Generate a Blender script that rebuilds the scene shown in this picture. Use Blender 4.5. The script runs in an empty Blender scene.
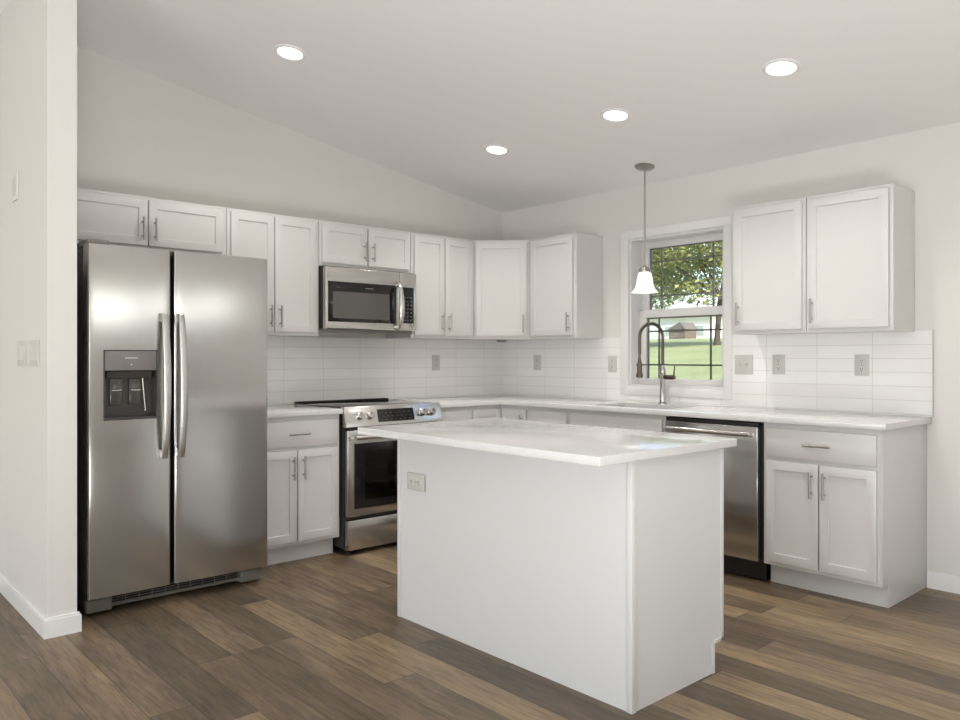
import bpy, bmesh, math, random
from mathutils import Matrix, Vector

I = 0.0254                      # the kitchen is measured in inches; I turns them into metres
RAD = math.radians
sc = bpy.context.scene
COL = sc.collection
random.seed(7)

# ------------------------------------------------------------------ camera
cd = bpy.data.cameras.new('camera')
cam = bpy.data.objects.new('camera', cd)
COL.objects.link(cam)
cam.location = (-4.6433, -4.7178, 1.2386)
cam.rotation_euler = (RAD(90), 0, 0.8545 - RAD(90))
cd.sensor_width = 36
cd.lens = 773.8114 / 960 * 36
cd.shift_x = (480 - 454.6248) / 960
cd.shift_y = (356.3922 - 360) / 960
cd.clip_start = 0.05
cd.clip_end = 400
sc.camera = cam

# ------------------------------------------------------------------ light and exposure
sc.view_settings.view_transform = 'Standard'
sc.view_settings.look = 'None'
sc.view_settings.gamma = 1.0
sc.view_settings.use_curve_mapping = False
sc.view_settings.exposure = 0.1

W = bpy.data.worlds.new('sky')
sc.world = W
W.use_nodes = True
wn, wl = W.node_tree.nodes, W.node_tree.links
sky = wn.new('ShaderNodeTexSky')
sky.sky_type = 'NISHITA'
sky.sun_disc = False
sky.sun_elevation = RAD(48)
sky.sun_rotation = RAD(200)
sky.air_density = 1.0
sky.dust_density = 1.5
hs = wn.new('ShaderNodeHueSaturation')
hs.inputs['Saturation'].default_value = 0.85
wl.new(sky.outputs[0], hs.inputs['Color'])
wl.new(hs.outputs[0], wn['Background'].inputs[0])
wn['Background'].inputs[1].default_value = 0.42

sd = bpy.data.lights.new('sun', 'SUN')
sun = bpy.data.objects.new('sun', sd)
COL.objects.link(sun)
sd.energy = 5.5
sd.angle = RAD(0.6)
sd.color = (1.0, 0.95, 0.86)
sun.location = (0, -20, 20)
sun.rotation_euler = Vector((0.35, 0.62, -0.80)).to_track_quat('-Z', 'Y').to_euler()


def area_lamp(name, loc, direction, w, h, power, color=(1.0, 0.985, 0.96)):
    ld = bpy.data.lights.new(name, 'AREA')
    ld.shape = 'RECTANGLE'
    ld.size, ld.size_y = w, h
    ld.energy = power
    ld.color = color
    o = bpy.data.objects.new(name, ld)
    COL.objects.link(o)
    o.location = loc
    o.rotation_euler = Vector(direction).to_track_quat('-Z', 'Y').to_euler()
    return o


# lamps for daylight at the unseen patio door and windows, two slot windows added
XL, YF = -9.2, -9.5             # far ends of the room
area_lamp('patio_door_daylight', (XL + 0.02, -4.0, 1.12), (1, 0, 0.25), 3.6, 2.1, 122, (0.94, 0.975, 1.0))
area_lamp('unseen_window_lamp', (-6.6, YF + 0.02, 1.45), (0, 1, 0), 2.2, 1.5, 12, (0.95, 0.98, 1.0))
area_lamp('unseen_window_lamp', (-1.55, YF + 0.02, 1.98), (0, 1, 0), 2.2, 0.40, 6, (0.95, 0.98, 1.0))  # added slot window lamp, gives the refrigerator doors a bright reflected band
area_lamp('unseen_window_lamp', (-0.02, -8.1, 1.98), (-1, 0, 0), 2.2, 0.40, 5, (0.95, 0.98, 1.0))  # added lamp carrying the reflected band onto the right refrigerator door
# added upward fill lamp to lift the ceiling, standing in for floor bounce
area_lamp('floor_fill_lamp', (-4.55, -5.4, 0.05), (0, 0, 1), 1.8, 2.8, 150, (0.97, 0.985, 1.0))


# ------------------------------------------------------------------ materials
def mat(name, color=(0.8, 0.8, 0.8), rough=0.5, metal=0.0, **kw):
    m = bpy.data.materials.new(name)
    m.use_nodes = True
    b = m.node_tree.nodes['Principled BSDF']
    b.inputs['Base Color'].default_value = (*color, 1)
    b.inputs['Roughness'].default_value = rough
    b.inputs['Metallic'].default_value = metal
    for k, v in kw.items():
        b.inputs[k].default_value = v
    return m


class NT:
    """small node helper"""
    def __init__(s, m):
        s.t = m.node_tree
        s.b = s.t.nodes['Principled BSDF']

    def n(s, kind, **kw):
        x = s.t.nodes.new(kind)
        for k, v in kw.items():
            setattr(x, k, v)
        return x

    def put(s, sock, v):
        if isinstance(v, bpy.types.NodeSocket):
            s.t.links.new(v, sock)
        elif v is not None:
            sock.default_value = v

    def math(s, op, a, b=None):
        x = s.n('ShaderNodeMath', operation=op)
        s.put(x.inputs[0], a)
        s.put(x.inputs[1], b)
        return x.outputs[0]

    def pos(s):
        g = s.n('ShaderNodeNewGeometry')
        sp = s.n('ShaderNodeSeparateXYZ')
        s.put(sp.inputs[0], g.outputs['Position'])
        return sp.outputs[0], sp.outputs[1], sp.outputs[2]

    def comb(s, x, y, z=0.0):
        c = s.n('ShaderNodeCombineXYZ')
        for i, v in enumerate((x, y, z)):
            s.put(c.inputs[i], v)
        return c.outputs[0]

    def noise(s, vec, scale, detail=3.0, rough=0.5):
        x = s.n('ShaderNodeTexNoise')
        s.put(x.inputs['Vector'], vec)
        x.inputs['Scale'].default_value = scale
        x.inputs['Detail'].default_value = detail
        x.inputs['Roughness'].default_value = rough
        return x.outputs[0]

    def ramp(s, fac, stops, mode='LINEAR'):
        x = s.n('ShaderNodeValToRGB')
        x.color_ramp.interpolation = mode
        e = x.color_ramp.elements
        while len(e) < len(stops):
            e.new(0.5)
        for el, (p, c) in zip(e, stops):
            el.position = p
            el.color = (*c, 1) if len(c) == 3 else c
        s.put(x.inputs[0], fac)
        return x.outputs[0]

    def mix(s, fac, a, b, mode='MIX'):
        x = s.n('ShaderNodeMix', data_type='RGBA', blend_type=mode)
        s.put(x.inputs[0], fac)
        s.put(x.inputs[6], a if isinstance(a, bpy.types.NodeSocket) else (*a, 1))
        s.put(x.inputs[7], b if isinstance(b, bpy.types.NodeSocket) else (*b, 1))
        return x.outputs[2]

    def bump(s, h, strength, dist):
        x = s.n('ShaderNodeBump')
        x.inputs['Strength'].default_value = strength
        x.inputs['Distance'].default_value = dist
        s.put(x.inputs['Height'], h)
        s.put(s.b.inputs['Normal'], x.outputs[0])


def painted(name, color, rough):
    m = mat(name, color, rough)
    t = NT(m)
    x, y, z = t.pos()
    t.bump(t.noise(t.comb(x, y, z), 140, 2), 0.05, 0.0008)
    return m


M_WALL = painted('wall_paint', (0.755, 0.735, 0.70), 0.6)
M_CEIL = painted('ceiling_paint', (0.93, 0.92, 0.90), 0.75)
M_TRIM = mat('trim_paint', (0.85, 0.84, 0.825), 0.35)
M_CAB = mat('cabinet_paint', (0.69, 0.68, 0.665), 0.33)
M_ISL = mat('island_paint', (0.73, 0.73, 0.725), 0.38)
M_PLATE = mat('plate_plastic', (0.62, 0.61, 0.575), 0.35)
M_PLATEW = mat('plate_plastic_light', (0.66, 0.65, 0.61), 0.35)
M_SLOT = mat('socket_dark', (0.05, 0.05, 0.05), 0.5)
M_NICK = mat('brushed_nickel', (0.42, 0.40, 0.37), 0.3, 1.0)
M_BLACK = mat('black_plastic', (0.012, 0.012, 0.012), 0.35)
M_DARKG = mat('dark_cabinet_metal', (0.035, 0.033, 0.03), 0.45)
M_BGLASS = mat('black_glass', (0.01, 0.01, 0.011), 0.06)
M_BRONZE = mat('bronze_grid', (0.22, 0.185, 0.16), 0.4)
M_VINYL = mat('window_vinyl', (0.76, 0.75, 0.74), 0.35)
M_SPRING = mat('faucet_dark_steel', (0.16, 0.13, 0.11), 0.28, 1.0)
M_CHROME = mat('faucet_steel', (0.52, 0.50, 0.48), 0.2, 1.0)
M_SINK = mat('sink_steel', (0.35, 0.35, 0.35), 0.35, 1.0)
M_GREYPL = mat('grey_plastic', (0.21, 0.20, 0.185), 0.4)
M_RACK = mat('oven_rack', (0.25, 0.25, 0.24), 0.4, 1.0)


def steel(name, color, rough, aniso=0.6):
    m = mat(name, color, rough, 1.0)
    t = NT(m)
    x, y, z = t.pos()
    t.b.inputs['Anisotropic'].default_value = aniso
    t.b.inputs['Anisotropic Rotation'].default_value = 0.0
    tg = t.n('ShaderNodeTangent', direction_type='RADIAL', axis='Z')
    t.put(t.b.inputs['Tangent'], tg.outputs[0])
    return m


M_STEEL = steel('stainless_steel', (0.50, 0.49, 0.475), 0.18, 0.75)
M_STEEL3 = steel('brushed_handle', (0.56, 0.55, 0.53), 0.36, 0.3)
M_GRILLE = mat('grille_plastic', (0.15, 0.138, 0.12), 0.4)
M_STEEL2 = steel('stainless_trim', (0.62, 0.60, 0.58), 0.22, 0.3)


def make_floor():
    m = mat('vinyl_planks', rough=0.42)
    t = NT(m)
    x, y, z = t.pos()
    u = t.math('DIVIDE', t.math('ADD', x, 139.3 * I), 6.05 * I)
    row = t.math('FLOOR', u)
    wn_ = t.n('ShaderNodeTexWhiteNoise', noise_dimensions='1D')
    t.put(wn_.inputs['W'], t.math('ADD', row, 0.37))
    v = t.math('ADD', t.math('DIVIDE', y, 48 * I), t.math('MULTIPLY', wn_.outputs[0], 7.0))
    colm = t.math('FLOOR', v)
    wid = t.n('ShaderNodeTexWhiteNoise', noise_dimensions='2D')
    t.put(wid.inputs['Vector'], t.comb(row, colm))
    idv = wid.outputs[0]
    off = t.math('MULTIPLY', idv, 40.0)
    gx = t.math('ADD', t.math('MULTIPLY', x, 26), off)
    gy = t.math('ADD', t.math('MULTIPLY', y, 2.6), off)
    grain = t.noise(t.comb(gx, gy), 1.6, 8, 0.68)
    blot = t.noise(t.comb(t.math('ADD', t.math('MULTIPLY', x, 9), off), t.math('ADD', t.math('MULTIPLY', y, 1.7), off)), 1.0, 4, 0.6)
    fine = t.noise(t.comb(t.math('ADD', t.math('MULTIPLY', x, 95), off), t.math('ADD', t.math('MULTIPLY', y, 5.5), off)), 1.0, 6, 0.7)
    tone = t.math('ADD', t.math('MULTIPLY', idv, 0.72), t.math('MULTIPLY', t.math('SUBTRACT', blot, 0.36), 0.95))
    base = t.ramp(tone, [(0.0, (0.098, 0.070, 0.047)), (0.35, (0.150, 0.107, 0.068)), (0.62, (0.242, 0.170, 0.102)), (1.0, (0.39, 0.280, 0.165))])
    dark = t.mix(1.0, base, t.ramp(grain, [(0.30, (0.52, 0.50, 0.48)), (0.50, (0.95, 0.95, 0.95)), (0.72, (1.22, 1.2, 1.17))]), 'MULTIPLY')
    c2 = t.mix(1.0, dark, t.ramp(fine, [(0.32, (0.66, 0.65, 0.64)), (0.5, (1.0, 1.0, 1.0)), (0.7, (1.16, 1.15, 1.13))]), 'MULTIPLY')
    fu = t.math('FRACT', u)
    fv = t.math('FRACT', v)
    eu = t.math('MINIMUM', fu, t.math('SUBTRACT', 1.0, fu))
    ev = t.math('MULTIPLY', t.math('MINIMUM', fv, t.math('SUBTRACT', 1.0, fv)), 8.0)
    edge = t.math('MINIMUM', eu, ev)
    seam = t.ramp(edge, [(0.0, (0.55, 0.55, 0.55)), (0.014, (0.6, 0.6, 0.6)), (0.024, (1, 1, 1))])
    c3 = t.mix(1.0, c2, seam, 'MULTIPLY')
    t.put(t.b.inputs['Base Color'], c3)
    t.bump(t.math('ADD', t.math('MULTIPLY', grain, 0.4), seam), 0.12, 0.002)
    return m


M_FLOOR = make_floor()


def make_tile(name, horizontal, shift):
    m = mat(name, rough=0.12)
    t = NT(m)
    x, y, z = t.pos()
    a = x if horizontal == 'x' else y
    u = t.math('DIVIDE', t.math('ADD', a, shift * I), 12.2 * I)
    v = t.math('DIVIDE', t.math('ADD', z, -36.3 * I), 3.0 * I)
    fu, fv = t.math('FRACT', u), t.math('FRACT', v)
    eu = t.math('MULTIPLY', t.math('MINIMUM', fu, t.math('SUBTRACT', 1.0, fu)), 12.2)
    ev = t.math('MULTIPLY', t.math('MINIMUM', fv, t.math('SUBTRACT', 1.0, fv)), 3.0)
    e = t.math('MINIMUM', eu, ev)
    joint = t.ramp(e, [(0.0, (0, 0, 0)), (0.045, (0, 0, 0)), (0.075, (1, 1, 1))])
    tid = t.n('ShaderNodeTexWhiteNoise', noise_dimensions='2D')
    t.put(tid.inputs['Vector'], t.comb(t.math('FLOOR', u), t.math('FLOOR', v)))
    tone = t.mix(tid.outputs[0], (0.90, 0.89, 0.87), (0.93, 0.92, 0.905))
    t.put(t.b.inputs['Base Color'], t.mix(joint, (0.68, 0.67, 0.65), tone))
    t.put(t.b.inputs['Roughness'], t.math('SUBTRACT', 0.6, t.math('MULTIPLY', joint, 0.46)))
    wav = t.noise(t.comb(t.math('MULTIPLY', a, 9), t.math('MULTIPLY', z, 26), t.math('MULTIPLY', tid.outputs[0], 9)), 1.0, 2)
    t.bump(t.math('ADD', t.math('MULTIPLY', joint, 0.7), t.math('MULTIPLY', wav, 0.9)), 0.35, 0.004)
    return m


M_TILEA = make_tile('glazed_tile_back', 'x', 81.8)
M_TILEB = make_tile('glazed_tile_right', 'y', 117.2)


def make_quartz():
    m = mat('white_quartz', rough=0.1)
    t = NT(m)
    x, y, z = t.pos()
    p = t.comb(x, y, z)
    n1 = t.noise(p, 160, 3, 0.6)
    n2 = t.noise(p, 22, 4, 0.6)
    c = t.ramp(n1, [(0.28, (0.62, 0.60, 0.57)), (0.36, (0.73, 0.725, 0.715)), (0.66, (0.75, 0.745, 0.735)), (0.74, (0.80, 0.80, 0.80))])
    c = t.mix(1.0, c, t.ramp(n2, [(0.3, (0.95, 0.95, 0.95)), (0.6, (1, 1, 1))]), 'MULTIPLY')
    t.put(t.b.inputs['Base Color'], c)
    return m


M_QUARTZ = make_quartz()


def emis(name, color, strength, base=(0.8, 0.8, 0.8)):
    return mat(name, base, 0.4, **{'Emission Color': (*color, 1), 'Emission Strength': strength})


M_LENS = emis('led_lens', (1.0, 0.97, 0.93), 6.0)
M_SHADE = emis('lit_opal_glass', (1.0, 0.97, 0.92), 0.5, (0.9, 0.9, 0.88))
M_BULB = emis('bulb', (1.0, 0.93, 0.82), 8.0)


def make_glass():
    m = bpy.data.materials.new('clear_window_glass')
    m.use_nodes = True
    n, l = m.node_tree.nodes, m.node_tree.links
    n.remove(n['Principled BSDF'])
    tr = n.new('ShaderNodeBsdfTransparent')
    tr.inputs[0].default_value = (0.96, 0.98, 0.97, 1)
    gl = n.new('ShaderNodeBsdfGlossy')
    gl.inputs['Roughness'].default_value = 0.02
    fr = n.new('ShaderNodeFresnel')
    fr.inputs[0].default_value = 1.45
    mx = n.new('ShaderNodeMixShader')
    l.new(fr.outputs[0], mx.inputs[0])
    l.new(tr.outputs[0], mx.inputs[1])
    l.new(gl.outputs[0], mx.inputs[2])
    l.new(mx.outputs[0], n['Material Output'].inputs[0])
    return m


M_GLASS = make_glass()


def oven_glass():
    m = make_glass()
    m.name = 'tinted_oven_glass'
    for nd in m.node_tree.nodes:
        if nd.type == 'BSDF_TRANSPARENT':
            nd.inputs[0].default_value = (0.55, 0.55, 0.53, 1)
    return m


M_OVENG = oven_glass()


# ------------------------------------------------------------------ builders (inches)
def box(bm, x0, x1, y0, y1, z0, z1, bv=0.0, seg=2):
    r = bmesh.ops.create_cube(bm, size=1.0)
    vs = r['verts']
    c = Vector(((x0 + x1) / 2, (y0 + y1) / 2, (z0 + z1) / 2))
    s = (abs(x1 - x0), abs(y1 - y0), abs(z1 - z0))
    for v in vs:
        v.co = Vector((v.co.x * s[0], v.co.y * s[1], v.co.z * s[2])) + c
    if bv:
        es = list({e for v in vs for e in v.link_edges})
        bmesh.ops.bevel(bm, geom=es, offset=bv, segments=seg, affect='EDGES', profile=0.5)
    return bm


def prism(bm, pts, lo, hi, plane='xz', bv=0.0):
    """polygon in a plane, extruded along the remaining axis from lo to hi"""
    def P(a, b, c):
        return {'xz': (a, c, b), 'xy': (a, b, c), 'yz': (c, a, b)}[plane]
    A = [bm.verts.new(P(a, b, lo)) for a, b in pts]
    B = [bm.verts.new(P(a, b, hi)) for a, b in pts]
    n = len(pts)
    fs = [bm.faces.new(A), bm.faces.new(B[::-1])]
    for i in range(n):
        fs.append(bm.faces.new((A[i], B[i], B[(i + 1) % n], A[(i + 1) % n])))
    bmesh.ops.recalc_face_normals(bm, faces=fs)
    if bv:
        es = list({e for f in fs for e in f.edges})
        bmesh.ops.bevel(bm, geom=es, offset=bv, segments=2, affect='EDGES', profile=0.5)
    return bm


def tube(bm, path, r, seg=12, caps=True):
    path = [Vector(p) for p in path]
    n = len(path)
    rad = r if isinstance(r, (list, tuple)) else [r] * n
    rings = []
    up = None
    for i, p in enumerate(path):
        d = (path[min(i + 1, n - 1)] - path[max(i - 1, 0)]).normalized()
        if up is None:
            up = Vector((0, 0, 1)) if abs(d.z) < 0.9 else Vector((1, 0, 0))
        a = d.cross(up)
        if a.length < 1e-5:
            a = d.cross(Vector((0, 1, 0)))
        a.normalize()
        b = a.cross(d).normalized()
        up = b
        rings.append([bm.verts.new(p + (a * math.cos(t) + b * math.sin(t)) * rad[i]) for t in (2 * math.pi * k / seg for k in range(seg))])
    fs = []
    for i in range(n - 1):
        for k in range(seg):
            fs.append(bm.faces.new((rings[i][k], rings[i][(k + 1) % seg], rings[i + 1][(k + 1) % seg], rings[i + 1][k])))
    if caps:
        fs.append(bm.faces.new(rings[0]))
        fs.append(bm.faces.new(rings[-1]))
    bmesh.ops.recalc_face_normals(bm, faces=fs)
    return bm


def lathe(bm, prof, c=(0, 0, 0), seg=32, axis=(0, 0, 1), closed=False):
    """profile of (radius, height) spun round an axis through c"""
    q = Vector((0, 0, 1)).rotation_difference(Vector(axis).normalized())
    c = Vector(c)
    rings = []
    for r, h in prof:
        if r < 1e-6:
            rings.append([bm.verts.new(c + q @ Vector((0, 0, h)))])
        else:
            rings.append([bm.verts.new(c + q @ Vector((r * math.cos(t), r * math.sin(t), h))) for t in (2 * math.pi * k / seg for k in range(seg))])
    fs = []
    pairs = list(zip(rings, rings[1:]))
    if closed:
        pairs.append((rings[-1], rings[0]))
    for A, B in pairs:
        if len(A) == 1 and len(B) == 1:
            continue
        for k in range(seg):
            k2 = (k + 1) % seg
            if len(A) == 1:
                fs.append(bm.faces.new((A[0], B[k], B[k2])))
            elif len(B) == 1:
                fs.append(bm.faces.new((A[k], A[k2], B[0])))
            else:
                fs.append(bm.faces.new((A[k], A[k2], B[k2], B[k])))
    bmesh.ops.recalc_face_normals(bm, faces=fs)
    return bm


ORG = {}
NB = bmesh.new


def link(name, bm, m, parent=None, M=None, smooth=32, unit=I):
    if M is not None:
        bm.transform(M)
    bm.transform(Matrix.Diagonal((unit, unit, unit, 1)))
    o0 = ORG.get(parent.name, Vector()) if parent else Vector()
    if parent:
        bm.transform(Matrix.Translation(-o0))
    me = bpy.data.meshes.new(name)
    bm.to_mesh(me)
    bm.free()
    for p in me.polygons:
        p.use_smooth = True
    me.set_sharp_from_angle(angle=RAD(smooth))
    me.materials.append(m)
    o = bpy.data.objects.new(name, me)
    COL.objects.link(o)
    if parent:
        o.parent = parent
    ORG[o.name] = o0.copy()
    return o


def tag(o, label, cat, group=None):
    o['label'] = label
    o['category'] = cat
    if group:
        o['group'] = group
    return o


def thing(name, label, cat, p, M=None, group=None):
    o = bpy.data.objects.new(name, None)
    COL.objects.link(o)
    v = Vector(p)
    if M is not None:
        v = M @ v
    o.location = v * I
    o.empty_display_size = 0.1
    ORG[o.name] = v * I
    return tag(o, label, cat, group)


def struct(name, bm, m, parent=None, M=None, unit=I):
    o = link(name, bm, m, parent, M, unit=unit)
    if parent is None:
        o['kind'] = 'structure'
    return o


def cut(o, bm, M=None):
    """cut the shape bm (inches, same frame as the part) out of part o"""
    if M is not None:
        bm.transform(M)
    bm.transform(Matrix.Diagonal((I, I, I, 1)))
    bm.transform(Matrix.Translation(-ORG[o.name]))
    me = bpy.data.meshes.new('cut')
    bm.to_mesh(me)
    bm.free()
    k = bpy.data.objects.new('cut', me)
    COL.objects.link(k)
    if o.parent:
        k.parent = o.parent
    md = o.modifiers.new('b', 'BOOLEAN')
    md.object = k
    md.operation = 'DIFFERENCE'
    md.solver = 'EXACT'
    bpy.context.view_layer.update()
    dg = bpy.context.evaluated_depsgraph_get()
    new = bpy.data.meshes.new_from_object(o.evaluated_get(dg))
    o.modifiers.clear()
    o.data = new
    bpy.data.objects.remove(k)
    for p in new.polygons:
        p.use_smooth = True
    new.set_sharp_from_angle(angle=RAD(32))
    return o


MA = Matrix.Identity(4)                                    # back wall: x along the wall, -y into the room
MB = Matrix.Rotation(RAD(-90), 4, 'Z')                     # right wall: x runs towards the camera, -y into the room
MD = Matrix.Translation((-24, -12, 0)) @ Matrix.Rotation(RAD(-45), 4, 'Z')   # diagonal corner face
MI = Matrix.Translation((-71.25, -122, 0)) @ Matrix.Rotation(RAD(90), 4, 'Z')  # sink side of the island

# ------------------------------------------------------------------ room shell
CZ, SL = 96.9, 0.16            # ceiling height at the right wall and its slope


def ceil_z(x):
    return CZ - SL * x


RIDGE = -205.0
XLi, YFi = XL / I, YF / I
bm = box(NB(), XLi - 6, 6.5, YFi - 6, 5, -3, 0)
struct('floor', bm, M_FLOOR)

zr = ceil_z(RIDGE)
zl = zr - SL * (RIDGE - XLi)
bm = prism(NB(), [(6.5, ceil_z(6.5)), (RIDGE, zr), (XLi - 6, zl - SL * 6), (XLi - 6, zl + 8), (RIDGE, zr + 8), (6.5, ceil_z(6.5) + 8)], YFi - 6, 5)
struct('ceiling', bm, M_CEIL)

bm = prism(NB(), [(XLi - 6, 0), (6.5, 0), (6.5, ceil_z(6.5)), (RIDGE, zr), (XLi - 6, zl - SL * 6)], 0, 5)
struct('wall_back', bm, M_WALL)


def wall_with_holes(name, along, at, thick, lo, hi, top, holes):
    """wall in the plane along/z with rectangular openings (a0, a1, z0, z1)"""
    bm = NB()
    cuts = sorted(holes)
    t0, t1 = sorted((at, at + thick))

    def bx(a0, a1, z0, z1):
        if a1 - a0 < 1e-6 or z1 - z0 < 1e-6:
            return
        if along == 'y':
            box(bm, t0, t1, a0, a1, z0, z1)
        else:
            box(bm, a0, a1, t0, t1, z0, z1)
    cur = lo
    for a0, a1, z0, z1 in cuts:
        bx(cur, a0, 0, top)
        bx(a0, a1, 0, z0)
        bx(a0, a1, z1, top)
        cur = a1
    bx(cur, hi, 0, top)
    return struct(name, bm, M_WALL)


WY0, WY1, WZ0, WZ1 = -81.5, -51.8, 40.2, 82.2      # kitchen window opening
wall_with_holes('wall_right', 'y', 0, 6.5, YFi, 0, CZ, [(WY0, WY1, WZ0, WZ1), (-362.5, -275.5, 69.5, 86.5)])
wall_with_holes('wall_left', 'y', XLi, -6, YFi, 0, zl, [(-228.5, -86.5, 2, 86)])
bm = NB()
# front wall behind the camera, with two windows and a gable top
for a0, a1, z0, z1 in ((XLi - 6, -303, 0, 97), (-303, -216, 0, 27), (-303, -216, 87, 97), (-216, -104.5, 0, 97), (-104.5, -17.5, 0, 69.5), (-104.5, -17.5, 86.5, 97), (-17.5, 6.5, 0, 97)):
    box(bm, a0, a1, YFi - 6, YFi, z0, min(z1, 95.8))
prism(bm, [(XLi - 6, 95.8), (6.5, 95.8), (RIDGE, zr), (XLi - 6, zl - SL * 6)], YFi - 6, YFi)
struct('wall_front', bm, M_WALL)

# partition beside the refrigerator
bm = prism(NB(), [(-148, 0), (-143.2, 0), (-143.2, ceil_z(-143.2)), (-148, ceil_z(-148))], -38.2, 0)
struct('wall_partition', bm, M_WALL)


def baseboard(name, boxes):
    bm = NB()
    for (x0, x1, y0, y1) in boxes:
        box(bm, x0, x1, y0, y1, 0, 3.0)
        w = 0.22
        # slimmer moulded cap
        nx0, nx1, ny0, ny1 = x0, x1, y0, y1
        if x1 - x0 < y1 - y0:
            if name == 'baseboard_left':
                nx0 += w
            else:
                nx0 += w
        else:
            ny0 += w
        box(bm, nx0, nx1, ny0, ny1, 3.0, 3.5, 0.06, 1)
    return struct(name, bm, M_TRIM)


baseboard('baseboard_left', [(-148.65, -148, -38.2, 0)])
bm = NB()
box(bm, -148.65, -142.6, -38.85, -38.2, 0, 3.0)
box(bm, -148.43, -142.82, -38.63, -38.2, 3.0, 3.5, 0.06, 1)
box(bm, -143.2, -142.6, -38.2, -36.5, 0, 3.0)
struct('baseboard_front', bm, M_TRIM)
baseboard('baseboard_right', [(-0.6, 0, YFi, -128.0)])
baseboard('baseboard_back', [(XLi, -148.65, -0.6, 0)])

# window casing
bm = NB()
prism(bm, [(WY0 - 2.2, WZ1), (WY1 + 2.6, WZ1), (WY1 + 2.6, WZ1 + 2.3), (WY0 - 2.2, WZ1 + 2.3)], -0.75, 0, 'yz', 0.08)
prism(bm, [(WY0 - 2.2, WZ0 - 2.3), (WY0, WZ0 - 2.3), (WY0, WZ1), (WY0 - 2.2, WZ1)], -0.75, 0, 'yz', 0.08)
prism(bm, [(WY1, WZ0 - 2.3), (WY1 + 2.6, WZ0 - 2.3), (WY1 + 2.6, WZ1), (WY1, WZ1)], -0.75, 0, 'yz', 0.08)
prism(bm, [(WY0, WZ0 - 2.3), (WY1, WZ0 - 2.3), (WY1, WZ0), (WY0, WZ0)], -0.75, 0, 'yz', 0.08)
struct('trim_1', bm, M_TRIM)

# double hung window
bm = NB()
for a in ((WY0, WY0 + 0.7, WZ0, WZ1), (WY1 - 0.7, WY1, WZ0, WZ1), (WY0 + 0.7, WY1 - 0.7, WZ1 - 0.7, WZ1), (WY0 + 0.7, WY1 - 0.7, WZ0, WZ0 + 0.7)):
    box(bm, 0.0, 6.5, *a)
win = struct('window_1', bm, M_VINYL)


def sash(name, x, z0, z1, gz0, gz1, hz):
    gy0, gy1 = -78.5, -54.8
    bm = NB()
    y0, y1 = WY0 + 0.7, WY1 - 0.7
    box(bm, x - 0.7, x + 0.6, y0, gy0, z0, z1, 0.08)
    box(bm, x - 0.7, x + 0.6, gy1, y1, z0, z1, 0.08)
    box(bm, x - 0.7, x + 0.6, gy0, gy1, z0, gz0, 0.08)
    box(bm, x - 0.7, x + 0.6, gy0, gy1, gz1, z1, 0.08)
    s = link(name, bm, M_VINYL, win)
    g = box(NB(), x - 0.08, x + 0.08, gy0, gy1, gz0, gz1)
    link('pane', g, M_GLASS, s)
    bm = NB()
    b = 0.26
    for yy in (-74.72, -58.58):
        box(bm, x + 0.15, x + 0.4, yy - b, yy + b, gz0, gz1)
    for zz in hz:
        box(bm, x + 0.15, x + 0.4, gy0, gy1, zz - 0.22, zz + 0.22)
    box(bm, x + 0.12, x + 0.45, gy0, gy0 + 0.35, gz0, gz1)
    box(bm, x + 0.12, x + 0.45, gy1 - 0.45, gy1, gz0, gz1)
    box(bm, x + 0.12, x + 0.45, gy0, gy1, gz1 - 0.35, gz1)
    link('grid', bm, M_BRONZE, s)
    return s


sash('upper_sash', 5.75, 60.4, WZ1 - 0.7, 62.2, 79.7, (75.7, 65.95))
sash('lower_sash', 4.4, WZ0 + 0.7, 61.9, 42.5, 59.8, (55.9, 46.4))


# frames and panes of the openings behind the camera
def plain_window(name, along, at, a0, a1, z0, z1, mids):
    bm = NB()
    def bx(b0, b1, c0, c1):
        if along == 'x':
            box(bm, b0, b1, at - 4, at - 1.5, c0, c1)
        else:
            box(bm, at - 4, at - 1.5, b0, b1, c0, c1)
    bx(a0, a0 + 2, z0, z1); bx(a1 - 2, a1, z0, z1); bx(a0, a1, z0, z0 + 2); bx(a0, a1, z1 - 2, z1)
    for mm in mids:
        bx(mm - 1.2, mm + 1.2, z0, z1)
    return struct(name, bm, M_VINYL)


plain_window('window_2', 'x', YFi, -303, -216, 27, 87, (-259.5,))
plain_window('added_window_3', 'x', YFi, -104.5, -17.5, 69.5, 86.5, (-61,))  # unseen slot window, shaped for its reflection in the refrigerator
plain_window('added_window_4', 'y', 6.0, -362.5, -275.5, 69.5, 86.5, (-319,))  # unseen slot window, added for its reflection in the right refrigerator door
plain_window('door_1', 'y', XLi, -228.5, -86.5, 2, 86, (-157.5,))


# ------------------------------------------------------------------ cabinets
def bar_pull(parent, M, x, z, yf, vertical=True, length=5.4, name='handle'):
    bm = NB()
    h = length / 2
    e = 1.0
    if vertical:
        tube(bm, [(x, yf - 1.25, z - h), (x, yf - 1.25, z + h)], 0.23, 12)
        for s in (-1, 1):
            tube(bm, [(x, yf, z + s * (h - e)), (x, yf - 1.25, z + s * (h - e))], 0.17, 10)
    else:
        tube(bm, [(x - h, yf - 1.25, z), (x + h, yf - 1.25, z)], 0.23, 12)
        for s in (-1, 1):
            tube(bm, [(x + s * (h - e), yf, z), (x + s * (h - e), yf - 1.25, z)], 0.17, 10)
    return link(name, bm, M_NICK, parent, M)


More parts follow.
